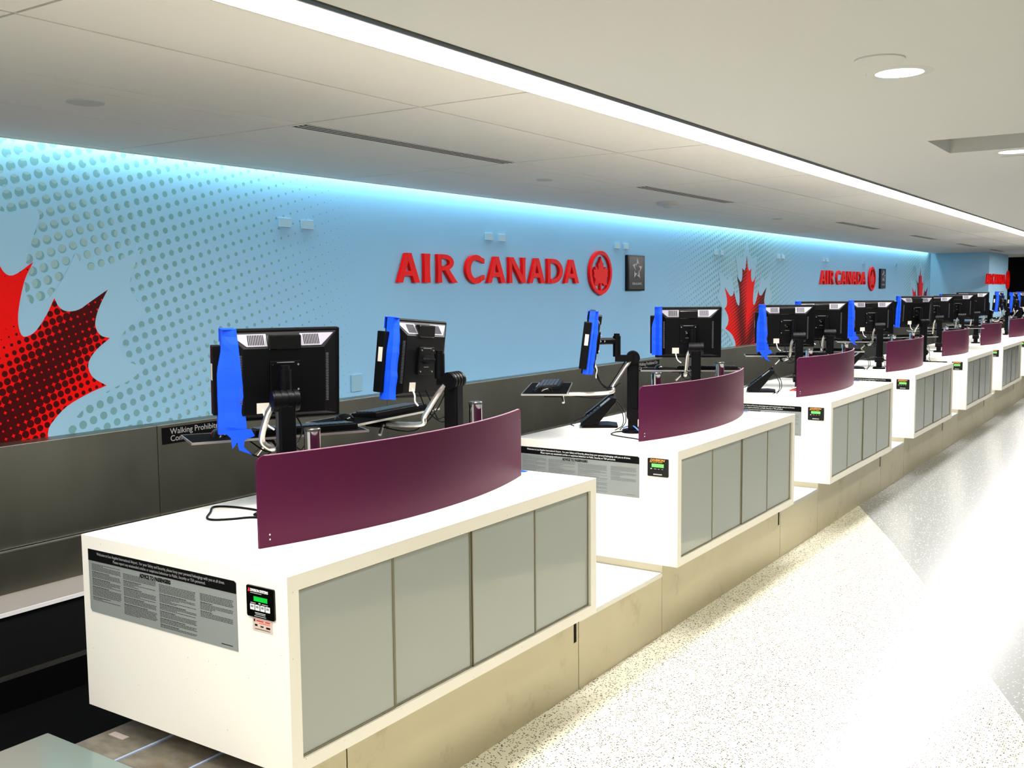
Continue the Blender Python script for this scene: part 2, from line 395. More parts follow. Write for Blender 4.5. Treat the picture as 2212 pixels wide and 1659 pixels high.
loc(MB().prism([(-.5925, .168), (-.5925, .184), (-.4085, .142), (-.4085, .128)], (0, -4, 0), X, Z, Y, 32.8), (0, 12, 0)).build('side_guard', M_BEIGE, cvx)
loc(MB().box(-.409, -.398, -4, 28.8, .114, .136), (0, 12, 0)).build('edge_strip', M_WINK, cvx)
loc(MB().box(-.396, .55, -4, 28.8, .02, .095), (0, 12, 0)).build('belt', M_BLACKM, cvx)
loc(MB().box(-.60, -.41, -4, 28.8, .0, .11), (0, 12, 0)).build('frame', M_BLACKM, cvx)
loc(MB().box(.555, .62, -4, 28.8, .0, .15), (0, 12, 0)).build('near_rail', M_BLACK, cvx)
tag(MB().box(.8, 1.7, -4, 28, .001, .02).build('floor_mat', M_BLACKM), 'black rubber mat on the floor strip behind the desks', 'floor mat')
PRESCALE1 = set(bpy.data.objects)

# ---------------------------------------------------------------- mural leaves
half = [(0, 2.38, 1), (.03, 2.26, 0), (.062, 2.20, 0), (.10, 2.185, 0), (.17, 2.215, 1), (.160, 2.14, 0), (.178, 2.06, 0), (.235, 2.03, 0), (.35, 2.10, 1), (.30, 2.01, 0), (.262, 1.88, 0), (.25, 1.79, 0), (.262, 1.725, 0), (.29, 1.710, 0), (.345, 1.737, 0), (.41, 1.82, 0), (.46, 1.910, 1), (.485, 1.862, 0), (.53, 1.838, 0), (.60, 1.845, 0), (.67, 1.885, 0), (.787, 1.955, 1), (.735, 1.87, 0), (.705, 1.80, 0), (.700, 1.745, 0), (.730, 1.698, 0), (.787, 1.681, 1), (.70, 1.62, 0), (.650, 1.56, 0), (.645, 1.51, 0), (.675, 1.46, 0), (.752, 1.413, 1), (.635, 1.377, 0), (.5, 1.317, 0), (.41, 1.238, 0), (.385, 1.193, 0), (.385, 1.15, 1)]
clear = [(0, 2.58, 1), (.06, 2.48, 0), (.15, 2.375, 0), (.23, 2.356, 0), (.30, 2.375, 0), (.37, 2.385, 0), (.40, 2.341, 0), (.36, 2.24, 0), (.316, 2.115, 0), (.297, 2.0, 0), (.306, 1.92, 0), (.335, 1.878, 0), (.385, 1.886, 0), (.44, 1.922, 0), (.52, 2.02, 0), (.60, 2.155, 1), (.635, 2.09, 0), (.69, 2.058, 0), (.76, 2.07, 0), (.86, 2.115, 0), (1.02, 2.19, 1), (.955, 2.06, 0), (.932, 1.985, 0), (.96, 1.91, 0), (1.035, 1.823, 1), (.93, 1.75, 0), (.86, 1.69, 0), (.845, 1.63, 0), (.885, 1.55, 0), (1.0, 1.50, 1), (.92, 1.438, 0), (.8, 1.396, 0), (.69, 1.348, 0), (.60, 1.29, 0), (.51, 1.21, 0), (.48, 1.15, 1)]
def leaf_outline(h):
    segs, cur = [], []
    for x, z, tip in h:
        cur.append(Vector((x, z, 0)))
        if tip and len(cur) > 1: segs.append(cur); cur = [cur[-1]]
    R_ = []
    for s_ in segs: R_ += smooth(s_, 4)[:-1]
    R_.append(segs[-1][-1])
    pts = [(p.x, p.y) for p in R_]
    return pts + [(-x, z) for x, z in reversed(pts[1:])]
for k, lab in enumerate(['huge red maple leaf print at the left edge of the blue wall', 'red maple leaf print on the blue wall between the two red signs', 'far dark red maple leaf print beside the jutting wall corner']):
    t_ = empty('maple_leaf_mural', (0.002, 2.706+10.68*k, 1.165), 0, lab, 'mural', 'maple leaf prints on the blue wall')
    MB().prism([(y, z-1.165) for y, z in leaf_outline(clear)], (.0, 0, 0), Y, Z, X, .0012).build('clear_border', M_CLEAR, t_)
    MB().prism([(y, z-1.165) for y, z in leaf_outline(half)], (.0, 0, 0), Y, Z, X, .0024).build('red_leaf', M_LEAF, t_)

# ---------------------------------------------------------------- lettering signs
def stroke_poly(poly, holes=None): return poly
LET = {}
def slab(mb, pts): mb.append(pts)
H_ = .23; wS = .052
def LA(w):   # flared A : two legs + bar
    c = w/2
    return [[(0, 0), (.060, 0), (c+.002, .185), (c+.028, H_), (c-.032, H_)], [(w, 0), (w-.070, 0), (c-.012, .185), (c-.02, H_), (c+.032, H_)], [(.055, .052), (w-.055, .052), (w-.07, .092), (.07, .092)]]
def LI(w): return [[(0, 0), (w, 0), (w-.005, .06), (w-.005, .17), (w, H_), (0, H_), (.005, .17), (.005, .06)]]
def arc(cx, cz, rx, rz, a0, a1, tx, tz, n=16):
    out = [(cx+rx*math.cos(math.radians(a0+(a1-a0)*i/n)), cz+rz*math.sin(math.radians(a0+(a1-a0)*i/n))) for i in range(n+1)]
    inn = [(cx+(rx-tx)*math.cos(math.radians(a0+(a1-a0)*i/n)), cz+(rz-tz)*math.sin(math.radians(a0+(a1-a0)*i/n))) for i in range(n+1)]
    return out+inn[::-1]
def LR(w): return [LI(.058)[0], arc(.09, .165, .125, .065, -90, 90, .058, .036), [(.05, .194), (.09, .194), (.09, H_), (.05, H_)], [(.05, .10), (.09, .10), (.09, .136), (.05, .136)], [(.08, .115), (.145, .112), (w, 0), (w-.075, 0)]]
def LC(w): return [arc(.145, .115, .145, .122, 62, 298, .066, .044, 26), [(.20, .222), (.265, .205), (.262, .165), (.19, .185)], [(.20, .008), (.265, .028), (.262, .068), (.19, .042)]]
def LN(w): return [LI(.055)[0], [(x+w-.055, z) for x, z in LI(.055)[0]], [(.0, H_), (.07, H_), (w, 0), (w-.07, 0)]]
def LD(w): return [LI(.056)[0], arc(.10, .115, w-.10, .115, -90, 90, .062, .040, 20), [(.05, .19), (.10, .19), (.10, H_), (.05, H_)], [(.05, 0), (.10, 0), (.10, .04), (.05, .04)]]
WORD = [('A', 5.984, 6.252, LA), ('I', 6.308, 6.387, LI), ('R', 6.480, 6.741, LR), ('C', 6.867, 7.137, LC), ('A', 7.178, 7.454, LA), ('N', 7.509, 7.780, LN), ('A', 7.838, 8.111, LA), ('D', 8.162, 8.438, LD), ('A', 8.472, 8.747, LA)]
RL = [(0, .150), (.018, .118), (.034, .098), (.036, .075), (.052, .080), (.050, .020), (.048, .0), (.085, .040), (.098, .026), (.115, .034), (.128, .006), (.160, .018), (.160, .0), (.146, -.04), (.158, -.075), (.140, -.092), (.108, -.11), (.125, -.145), (.128, -.165), (.125, -.2)]
def air_sign(x, dy, lab, lab2, lab3):
    t_ = empty('sign_lettering', (x, 5.984+dy, 2.0), 0, lab, 'sign', 'raised red airline lettering on the blue walls')
    for ch, a, b, fn in WORD:
        m_ = MB()
        for poly in fn(b-a): m_.prism([(q+a-5.984, z) for q, z in poly], (.006, 0, 0), Y, Z, X, .0285+.0012*fn(b-a).index(poly))
        m_.build('letter', M_RED, t_)
    t_ = empty('maple_leaf_roundel', (x, 9.203+dy, 1.887), 0, lab2, 'emblem', 'red leaf-in-circle emblems on the blue walls')
    ring = MB(); n = 48
    prof = []
    for i in range(n):
        a = 2*math.pi*i/n; dip = max(0, 1-abs(a-1.5*math.pi)/.16)*.012
        prof.append(((.235+dip)*math.cos(a), (.223+dip)*math.sin(a), .196*math.cos(a), .186*math.sin(a)))
    for i in range(n):
        p, q = prof[i], prof[(i+1) % n]
        vs = [Vector((xx, yy, zz+.223)) for xx in (.006, .036) for yy, zz in ((p[0], p[1]), (q[0], q[1]), (q[2], q[3]), (p[2], p[3]))]
        ring.addv(vs, [(0, 1, 2, 3), (4, 5, 6, 7), (0, 1, 5, 4), (2, 3, 7, 6)])
    ring.build('ring', M_RED, t_)
    L_ = [(0, .165), (.016, .128), (.034, .108), (.034, .096), (.058, .100), (.052, .03), (.055, .025), (.088, .060), (.115, .058), (.118, .028), (.152, .035), (.146, .012), (.140, -.01), (.150, -.04), (.120, -.055), (.112, -.075), (.125, -.10), (.132, -.130), (.098, -.128), (.075, -.135), (.04, -.108), (.014, -.108), (.011, -.19)]
    MB().prism([(a, b+.223) for a, b in L_+[(-a, b) for a, b in reversed(L_[1:])]], (.006, 0, 0), Y, Z, X, .026).build('leaf', M_RED, t_)
    if lab3:
        t_ = empty('alliance_plaque', (x, 9.795+dy, 1.922), 0, lab3, 'plaque', 'dark star emblem plaques beside the red signs')
        MB().box(.0, .035, 0, .405, 0, .385).build('plate', M_BLACKG, t_, .003)
        MB().box(.035, .037, .028, .385, .015, .368).build('face', mat('dark_grey_face', hexc('1B2023'), .25), t_)
        st = MB()
        for k in range(5):
            a = math.radians(90-72*k); c = Vector((.215+.0, .235)); ca, sa = math.cos(a), math.sin(a)
            def P_(r, s_): return (c.x+r*ca-s_*sa*1.0, c.y+(r*sa+s_*ca)*1.0)
            st.prism([P_(.118, -.004), P_(.052, -.046), P_(.066, -.010), P_(.034, .026)], (.037, 0, 0), Y, Z, X, .004)
        st.build('star_emblem', M_GREYINK, t_)
        text('lettering', 'STAR ALLIANCE', .033, M_GREYINK, (.037, .215, .065), Y, Z, t_, align='CENTER', sx=.95, bold=.0006)
air_sign(0, 0, 'large raised red letters reading AIR CANADA, nearest of the wall signs', 'large red maple leaf emblem in a ring after the nearest lettering', 'large dark plaque with a silver star, right of the nearest red emblem')
air_sign(0, 10.66, 'smaller raised red letters reading AIR CANADA beyond the middle leaf print', 'red maple leaf emblem in a ring after the farther lettering', 'narrow dark star plaque right of the farther red emblem')
air_sign(1.25, 18.63, 'far tiny red letters on the jutting wall at the right edge', 'far thin red ring emblem at the edge of the dark far wall', None)

# cover plates on the wall
SO = [(4.804, 4.911, 2.430, 'left plate of the upper pair over the nearest monitors'), (5.008, 5.120, 2.426, 'right plate of the upper pair over the nearest monitors'), (7.187, 7.297, 2.431, 'left plate of the pair above the letters CAN'), (7.384, 7.494, 2.428, 'right plate of the pair above the letters CAN'), (9.552, 9.662, 2.430, 'left plate of the pair above the near dark plaque'), (9.755, 9.862, 2.430, 'right plate of the pair above the near dark plaque'),
      (12.25, 12.36, 2.43, 'plate in the dots left of the middle leaf tip'), (12.45, 12.56, 2.43, 'second plate in the dots left of the middle leaf tip'), (14.60, 14.71, 2.435, 'plate right of the middle leaf print'), (14.80, 14.91, 2.435, 'second plate right of the middle leaf print'), (16.80, 16.91, 2.435, 'plate above the farther red letters'), (17.0, 17.11, 2.435, 'second plate above the farther red letters'), (19.25, 19.4, 2.435, 'plate above the farther red emblem'), (21.7, 21.85, 2.43, 'plate near the farther dark plaque'), (23.4, 23.55, 2.43, 'plate above the far dark leaf tip')]
for a, b, zt, s_ in SO:
    h = .062 if zt > 2 else .12
    t_ = MB().box(0, .012, 0, b-a, -h, 0).build('wall_cover_plate', M_WPLATE, None, .002); t_.location = (0.0, a, zt)
    tag(t_, 'blank blue cover plate, '+s_, 'cover plate', 'blank cover plates high on the blue wall')
t_ = MB().box(0, .012, 0, .115, -.125, 0).build('wall_cover_plate', M_WPLATE, None, .002); t_.location = (0.0, 5.467, 1.325)
tag(t_, 'square blank blue cover plate low on the wall between the nearest desk monitors', 'cover plate')
# conveyor warning signs on the steel guard
for y0, s_ in ((3.72, 'black warning sign on the steel guard left of the nearest monitor'), (9.816, 'black warning sign on the steel guard behind the second desk')):
    t_ = empty('warning_sign', (.13, y0, 1.048), 0, s_, 'warning sign', 'black warning signs on the steel guard')
    MB().box(.0, .003, 0, .56, 0, .098).build('plate', M_INK, t_)
    text('lettering', 'Walking Prohibited On', .049, M_GREYINK, (.003, .055, .056), Y, Z, t_)
    text('lettering', 'Conveyor', .049, M_GREYINK, (.003, .055, .014), Y, Z, t_)

scale_about_camera(*[o for o in bpy.data.objects if o not in PRESCALE1 and o.parent is None])

# ================================================================ desks
ZT, ZB, XF, XB, LEN = 1.0455, .399, 2.808, 1.735, 1.962
DS = [2.15, 5.025, 7.85, 10.72, 13.58, 16.43, 19.29, 22.15]
def desk():
    t_ = empty('check_in_desk', (0, 0, 0)); pw = .4656
    b = MB()  # box body with an open recess in front for the glass panels
    b.box(XB, XF-.03, 0, LEN, ZB, ZT)
    b.box(XF-.03, XF, 0, LEN, .992+.002, ZT); b.box(XF-.03, XF, 0, LEN, ZB, .443); b.box(XF-.03, XF, 0, .048, .443, .994); b.box(XF-.03, XF, .048+pw*4, LEN, .443, .994)
    # one closed profile instead of touching boxes: weld
    o = b.build('body', M_WHITE, t_)
    bm = bmesh.new(); bm.from_mesh(o.data); bmesh.ops.remove_doubles(bm, verts=bm.verts, dist=1e-5); bm.to_mesh(o.data); bm.free()
    MB().box(XF-.0295, XF-.026, .048, .048+pw*4, .443, .994).build('recess_frame', M_FRAME, t_)
    for k in range(4):
        y0 = .048+pw*k; f_ = MB().box(XF-.026, XF-.012, y0+.006, y0+pw-.006, .449, .988).build('front_panel', M_PANEL, t_, .0015)
        f_.location.x = -.004 if k % 2 else 0
        g = MB(); a, c = y0+.003, y0+pw-.003
        g.box(XF-.026, XF-.008, a, a+.004, .446, .991); g.box(XF-.026, XF-.008, c-.004, c, .446, .991); g.box(XF-.026, XF-.008, a, c, .446, .450); g.box(XF-.026, XF-.008, a, c, .987, .991)
        g.build('panel_edge', mat('beige_metal_edge', hexc('8F8B74'), .4, .4), f_)
    MB().box(XB+.12, 2.715, .004, LEN-.012, .0, ZB-.0).build('plinth', M_PLINTH, t_)
    MB().box(2.60, 2.7155, LEN-.055, LEN-.03, .245, ZB-.001).build('black_gap', M_INK, t_)
    return t_
proto = desk(); DESKS = []
for i, y in enumerate(DS):
    d = proto if i == 0 else copy_tree(proto)
    d.location = (0, y, 0)
    if i == 0:   # the row's near end: the base starts further in, above the open pit
        FIRST = d
    tag(d, 'white check-in desk with four grey-green glass front panels, %s in the row' % ORD[i] if i else 'white check-in desk with four grey-green glass front panels, nearest to the camera', 'desk', 'white check-in desks in a row')
    DESKS.append(d)
pl_ = [c for c in bpy.data.objects if c.parent == FIRST and c.name.startswith('plinth')][0]; pl_.data = pl_.data.copy()
for v in pl_.data.vertices:
    if v.co.y < .1: v.co.y = .34
skin = MB().box(2.69, 2.715, .004, .345, .0, ZB).build('plinth_front', M_PLINTH, FIRST)
# steel base seams / baggage scales between desks
SCN = ['between the nearest and second desks', 'between the second and third desks', 'between the third and fourth desks', 'between the fourth and fifth desks', 'between the fifth and sixth desks', 'between the sixth and seventh desks', 'between the seventh and eighth desks']
for i in range(7):
    a, b = DS[i]+LEN-.006, DS[i+1]+.0
    t_ = empty('baggage_scale', (2.2, (a+b)/2, 0), 0, 'low steel baggage scale with a white top, '+SCN[i], 'baggage scale', 'baggage scales between the desks')
    h = (b-a)/2
    MB().box(-.70, .515, -h, h, 0, .345).build('body', M_PLINTH, t_)
    MB().box(-.68, .511, -h+.003, h-.003, .345, .357).build('platform', M_PLATB, t_, .002)
    MB().box(.508, .5165, -h, h, .334, .3545).build('edge_strip', M_ALU, t_)
# items at the near end of the row
t_ = empty('baggage_scale', (2.23, 1.55, 0), 0, 'scale platform with pale green glass top at the bottom left corner', 'baggage scale')
MB().box(-.47, .485, -.42, .424, 0, .343).build('body', M_PLINTH, t_); MB().box(-.485, .485, -.425, .425, .343, .356).build('platform', M_PLATG, t_, .003)
PL = [(1.862, 2.098, 'grimy steel cover plate with a white tag, under the nearest desk'), (2.108, 2.362, 'grimy streaked steel cover plate under the nearest desk, next to the tagged one'), (2.372, 2.68, 'grimy steel cover plate under the front corner of the nearest desk')]
for a, b, s_ in PL:
    t_ = empty('steel_cover_plate', ((a+b)/2, 2.06, .20), 0, s_, 'steel plate', 'grimy steel plates under the nearest desk')
    h = (b-a)/2
    MB().box(-h, h, -.078, .42, 0, .132).build('plate', M_GRIME, t_, .003)
    if a < 1.9: MB().box(-.082, .0, .055, .083, .132, .134).build('label_tag', M_BEIGE, t_)
    else: MB().box(-h-.009, -h, -.078, .42, .12, .136).build('joint_strip', mat('blue_grey_strip', hexc('9FB0CC'), .35), t_)

# ---------------------------------------------------------------- notices and scale displays on desk ends
def notice(y, lab, full):
    t_ = empty('passenger_notice', (1.775, y, .764), 0, lab, 'notice', 'grey passenger notices on the desk ends')
    U, V = X, Z; W_ = .80; Hh = .234
    r = .012
    MB().prism([(.01, 0), (W_, 0), (W_, Hh-.004), (W_-.012, Hh), (0, Hh), (0, .01)], (0, 0, 0), X, Z, -Y, .0015).build('plate', M_SIGNGREY, t_)
    MB().prism([(0, Hh-.042), (W_, Hh-.042), (W_, Hh-.008), (W_-.008, Hh), (0, Hh)], (0, -.0015, 0), X, Z, -Y, .0006).build('header_band', M_INK, t_)
    yo = -.0021; hm = mat('dim_white_ink', hexc('8C8C8C'), .6) if full == 0 else M_WINK
    text('lettering', 'Welcome to Los Angeles International Airport.  For your Safety and Security, please keep your personal belongings with you at all times.', .0145, hm, (W_/2, yo, Hh-.018), X, Z, t_, align='CENTER', sx=.86)
    text('lettering', 'Please report any unattended articles or suspicious behaviour to Public, Security or TSA personnel.', .0145, hm, (W_/2, yo, Hh-.034), X, Z, t_, align='CENTER', sx=.86)
    text('lettering', 'ADVICE TO PASSENGERS', .0185, M_INK, (W_*.48, -.0015, Hh-.062), X, Z, t_, align='CENTER', sx=.82, bold=.0009)
    rnd = random.Random(5); p = MB()
    cols = [(.02, .19, .180, .045), (.205, .39, .170, .020), (.405, .60, .162, .012), (.62, .785, .165, .085)]
    for a, b, z1, z0 in cols:
        z = z1; c = 0; nxt = rnd.randint(5, 8)
        while z > z0:
            c += 1
            if c == nxt: z -= .0035; L_ = (b-a)*rnd.uniform(.35, .75); hh = .0022; c = 0; nxt = rnd.randint(4, 9)
            else: L_ = (b-a)*(rnd.uniform(.95, 1) if rnd.random() > .12 else rnd.uniform(.3, .7)); hh = .0015
            q = a
            while q < a+L_:
                w_ = rnd.uniform(.006, .016); e_ = min(q+w_, a+L_); p.box(q, e_, -.0019, -.0015, z, z+hh); q = e_+.0022
            z -= .0044
    p.box(.72, .775, -.0019, -.0015, .012, .0145)
    p.build('fine_print', M_INK if full == 0 else mat('grey_fine_print', hexc('5C6064'), .6), t_)
NO = ['on the end of the nearest desk', 'on the end of the second desk', 'on the end of the third desk', 'on the end of the fourth desk', 'on the end of the fifth desk']
for i in range(5): notice(DS[i]-.0002, 'grey notice with black header and fine print '+NO[i], i)
def display(y, first, lab):
    t_ = empty('scale_display', (2.628, y, .897), 0, lab, 'scale display', 'black scale displays on the desk ends')
    W_, Hh = .126, .101
    MB().prism([(.004, 0), (W_-.004, 0), (W_, .004), (W_, Hh-.004), (W_-.004, Hh), (.004, Hh), (0, Hh-.004), (0, .004)], (0, 0, 0), X, Z, -Y, .006).build('housing', M_BLACKG, t_)
    yo = -.006
    if first:
        MB().box(.034, .096, yo-.0006, yo, .053, .068).build('screen', M_GREEN, t_)
        text('lettering', 'DIVISION SYSTEMS', .0125, M_WINK, (.019, yo, .083), X, Z, t_, sx=.78, bold=.0004)
        MB().prism([(0, 0), (.010, 0), (.008, .012), (.004, .012)], (.007, yo, .081), X, Z, -Y, .0006).build('logo', M_REDINK, t_)
        for k in range(4):
            f_ = MB().box(.017+k*.0235, .0365+k*.0235, yo-.001, yo, .0235, .0415).build('button', M_WINK, t_)
            MB().box(.0205+k*.0235, .033+k*.0235, yo-.0014, yo-.001, .031, .0385).build('print', M_SIGNGREY, f_)
        q = MB()
        for a, b, z, h in ((.019, .042, .045, .002), (.056, .065, .045, .004), (.071, .098, .045, .002), (.019, .07, .0775, .0015), (.038, .086, .0145, .0022), (.04, .085, .010, .0018), (.035, .088, .004, .0018)): q.box(a, b, yo-.0006, yo, z, z+h)
        q.build('small_print', M_GREYINK, t_)
    else:
        MB().box(.026, .098, yo-.0006, yo, .052, .071).build('screen', M_GREENB, t_)
        text('lettering', 'DIVISION', .0165, M_ORANGE, (.015, yo, .085), X, Z, t_, sx=1.28, bold=.0006, shear=.25)
        q = MB()
        for a, b, z, h in ((.014, .026, .078, .004), (.030, .058, .0785, .0025), (.064, .09, .0785, .0025)): q.box(a, b, yo-.0006, yo, z, z+h)
        q.build('small_print', M_ORANGE, t_)
        q = MB()
        for a, b, z, h in ((.018, .028, .040, .005), (.040, .053, .041, .0022), (.064, .072, .041, .0022), (.086, .094, .041, .0022), (.036, .088, .009, .006)): q.box(a, b, yo-.0006, yo, z, z+h)
        q.build('bottom_print', M_GREYINK, t_)
for i in range(7): display(DS[i]-.0002, i == 0, ('black scale display with dim green screen and four white buttons, nearest desk' if i == 0 else 'black scale display with bright green screen on the %s desk end' % ORD[i]))
t_ = empty('inspection_sticker', (2.648, 2.1498, .851), 0, 'small pinkish inspection sticker under the nearest scale display', 'sticker')
MB().box(0, .09, -.0012, 0, 0, .045).build('paper', M_PINKST, t_)
q = MB()
for a, b, z, h in ((.018, .05, .032, .004), (.058, .08, .032, .004), (.03, .08, .0265, .0015)): q.box(a, b, -.0018, -.0012, z, z+h)
q.build('red_print', M_REDINK, t_)
q = MB()
for a, b, z, h in ((.006, .012, .030, .008), (.01, .022, .016, .006), (.036, .05, .015, .004), (.062, .08, .013, .006), (.01, .08, .006, .0015)): q.box(a, b, -.0018, -.0012, z, z+h)
q.build('dark_print', M_INK, t_)

# ---------------------------------------------------------------- curved maroon screens and chrome posts
def screen():
    t_ = empty('privacy_screen', (0, 0, 0)); n = 32; y0, y1 = .200, 1.840; hh = .322
    R_ = ((y1-y0)/2)**2/(2*.135)+.135/2; cy = (y0+y1)/2; v = []; f = []
    def xa(y): return 2.602-R_+math.sqrt(R_*R_-(y-cy)**2)
    ys_ = [y0+.028*(1-math.cos(math.pi/2*k/7)) for k in range(7)]; ys_ += [y0+.028+(y1-y0-.056)*k/32 for k in range(33)]; ys_ += [y0+y1-y for y in reversed(ys_[:7])]; n = len(ys_)-1
    for i in range(n+1):
        y = ys_[i]; e = min(y-y0, y1-y); top = hh if e > .028 else hh-.028+math.sqrt(max(0, .028**2-(.028-e)**2))
        for dx in (0, -.009):
            v += [(xa(y)+dx, y, .0), (xa(y)+dx, y, top)]
    for i in range(n):
        a = 4*i; b = a+4
        f += [(a, b, b+1, a+1), (a+2, a+3, b+3, b+2), (a+1, b+1, b+3, a+3), (a, a+2, b+2, b)]
    f += [(0, 1, 3, 2), (4*n, 4*n+2, 4*n+3, 4*n+1)]
    g = MB(); g.addv(v, f); g.build('glass', M_MAROON, t_, 0, True)
    # polished top edge
    e_ = MB()
    for i in range(7, n-7):
        ya, yb = ys_[i], ys_[i+1]
        vs = [Vector((xa(y)+dx, y, z)) for y in (ya, yb) for dx in (.0003, -.0093) for z in (hh-.001, hh+.0015)]
        e_.addv(vs, [(0, 1, 3, 2), (4, 6, 7, 5), (0, 4, 5, 1), (2, 3, 7, 6), (1, 5, 7, 3)])
    e_.build('top_edge', mat('mauve_polished_edge', hexc('A87A90'), .3), t_)
    for y, z in ((y0+.035, .045), (y0+.035, .028), (y1-.035, hh-.05)):
        MB().cyl((xa(y)-.001, y, z), (xa(y)+.002, y, z), .003, n=12).build('bolt', M_CHROME, t_)
    return t_
ps = screen()
for i, y in enumerate(DS[:7]):
    d = ps if i == 0 else copy_tree(ps); d.location = (0, y+(.02 if i in (1, 2) else .05 if i > 2 else 0), ZT)
    tag(d, 'curved maroon privacy screen on the %s desk' % (ORD[i] if i else 'nearest'), 'privacy screen', 'maroon privacy screens on the desks')
def post():
    t_ = empty('chrome_post', (0, 0, 0)); MB().cyl((0, 0, .0), (0, 0, .357), .031, n=28).build('tube', M_CHROME, t_, 0, True)
    MB().lathe([(0, .369), (.030, .369), (.0325, .366), (.0325, .357), (.031, .357)]).build('cap', mat('dark_chrome_cap', hexc('6B6B66'), .25, .9), t_, 0, True)
    MB().lathe([(.031, .006), (.045, .006), (.045, 0)]).build('flange', M_CHROME, t_, 0, True); return t_
pp = post(); first = True
PO = [(0, 2.73, 'left'), (0, 3.785, 'right'), (1, 5.70, 'left'), (1, 6.72, 'right'), (2, 8.54, 'left'), (2, 9.61, 'right'), (3, 11.45, 'left'), (3, 12.35, 'right'), (4, 14.3, 'left'), (4, 15.2, 'right'), (5, 17.15, 'left'), (5, 18.0, 'right'), (6, 20.0, 'left')]
for i, y, s_ in PO:
    d = pp if first else copy_tree(pp); first = False; d.location = (2.35 if i < 2 else 2.41, y, ZT)
    tag(d, '%s chrome post behind the maroon screen of the %s desk' % (s_, ORD[i]), 'chrome post', 'chrome posts behind the maroon screens')

# ================================================================ monitors, arms, keyboards
MW, MH = .476, .370
def monitor_tree():
    t_ = empty('computer_monitor', (0, 0, 0)); w_ = MW/2
    MB().box(-w_, w_, -.006, .03, 0, MH).build('bezel', M_BLACK, t_, .006)
    MB().box(-w_+.022, w_-.022, .0302, .031, .03, MH-.022).build('screen', M_LCD, t_)
    MB().frustum((-w_+.012, w_-.012, .012, MH-.012), -.006, (-w_+.075, w_-.075, .03, MH-.075), -.045).build('back_shell', M_BLACK, t_, .003)
    # silver corner panels on the upper slope
    for s_ in (-1, 1):
        def P_(a, b):   # a: x from centre, b: 0 bottom .. 1 top of slope
            z = (MH-.075)+b*.063; y = -.045+b*.039; return Vector((s_*a, y-.0022, z+.001))
        pts = [P_(.068, .12), P_(.150, .12), P_(.208, .86), P_(.068, .86)]
        q = MB(); q.addv(pts+[p+Vector((0, .004, -.002)) for p in pts], [(0, 1, 2, 3), (7, 6, 5, 4), (0, 1, 5, 4), (1, 2, 6, 5), (2, 3, 7, 6), (3, 0, 4, 7)])
        f_ = q.build('corner_panel', M_SILV, t_)
        q = MB()
        for k in range(10):
            a = .080+k*.0066; pts = [P_(a, .2), P_(a+.0038, .2), P_(a+.0038, .8), P_(a, .8)]
            pts = [p+Vector((0, -.0009, 0)) for p in pts]; q.addv(pts, [(0, 1, 2, 3)])
        q.build('vent_slots', M_INK, f_)
    MB().box(-.066, .066, -.052, -.02, MH-.082, MH-.022).build('top_grip', M_BLACKG, t_, .006)
    for s_ in (-1, 1):
        q = MB()
        for k in range(30):
            z = .075+k*.0066; q.box(s_*.172-.008, s_*.172+.008, -.0415, -.034, z, z+.0024)
        q.build('side_vents', mat('worn_grey_vents', hexc('55555A'), .4), t_)
    MB().box(-.062, .062, -.056, -.044, .115, .245).build('mount_plate', M_BLACK, t_, .003)
    for a in (-.05, .05):
        for b in (.13, .23): MB().cyl((a, -.056, b), (a, -.060, b), .0042, n=10).build('bolt', M_CHROME, t_)
    MB().box(-.035, .035, -.0575, -.056, .238, .2405).box(-.022, .022, -.0575, -.056, .196, .1985).box(-.02, .02, -.0575, -.056, .150, .152).build('plate_ribs', M_ALU, t_)
    MB().box(-.115, -.066, -.0472, -.0455, .036, .078).build('port_label', mat('paper_label', hexc('CFC9BB'), .6), t_)
    MB().tube([(-.09, -.046, .05), (-.086, -.06, .02), (-.075, -.058, -.01), (-.05, -.06, -.03)], .004).build('plug_cable', M_WINK, t_)
    MB().tube([(.03, -.045, .04), (.06, -.07, -.03), (.02, -.13, -.085), (-.02, -.19, -.07)], .003).tube([(-.03, -.045, .035), (.0, -.08, -.05), (.03, -.15, -.10), (.04, -.21, -.05)], .003).build('cable', M_BLACK, t_)
    return t_
def reader(t_):
    w_ = MW/2
    f_ = MB().box(-w_-.036, -w_-.001, .0, .045, .03, MH*.83).build('card_reader', M_BLACK, t_, .004)
    MB().box(-w_-.0375, -w_-.036, .008, .030, .17, .235).build('reader_label', mat('paper_label', hexc('CFC9BB'), .6), f_)
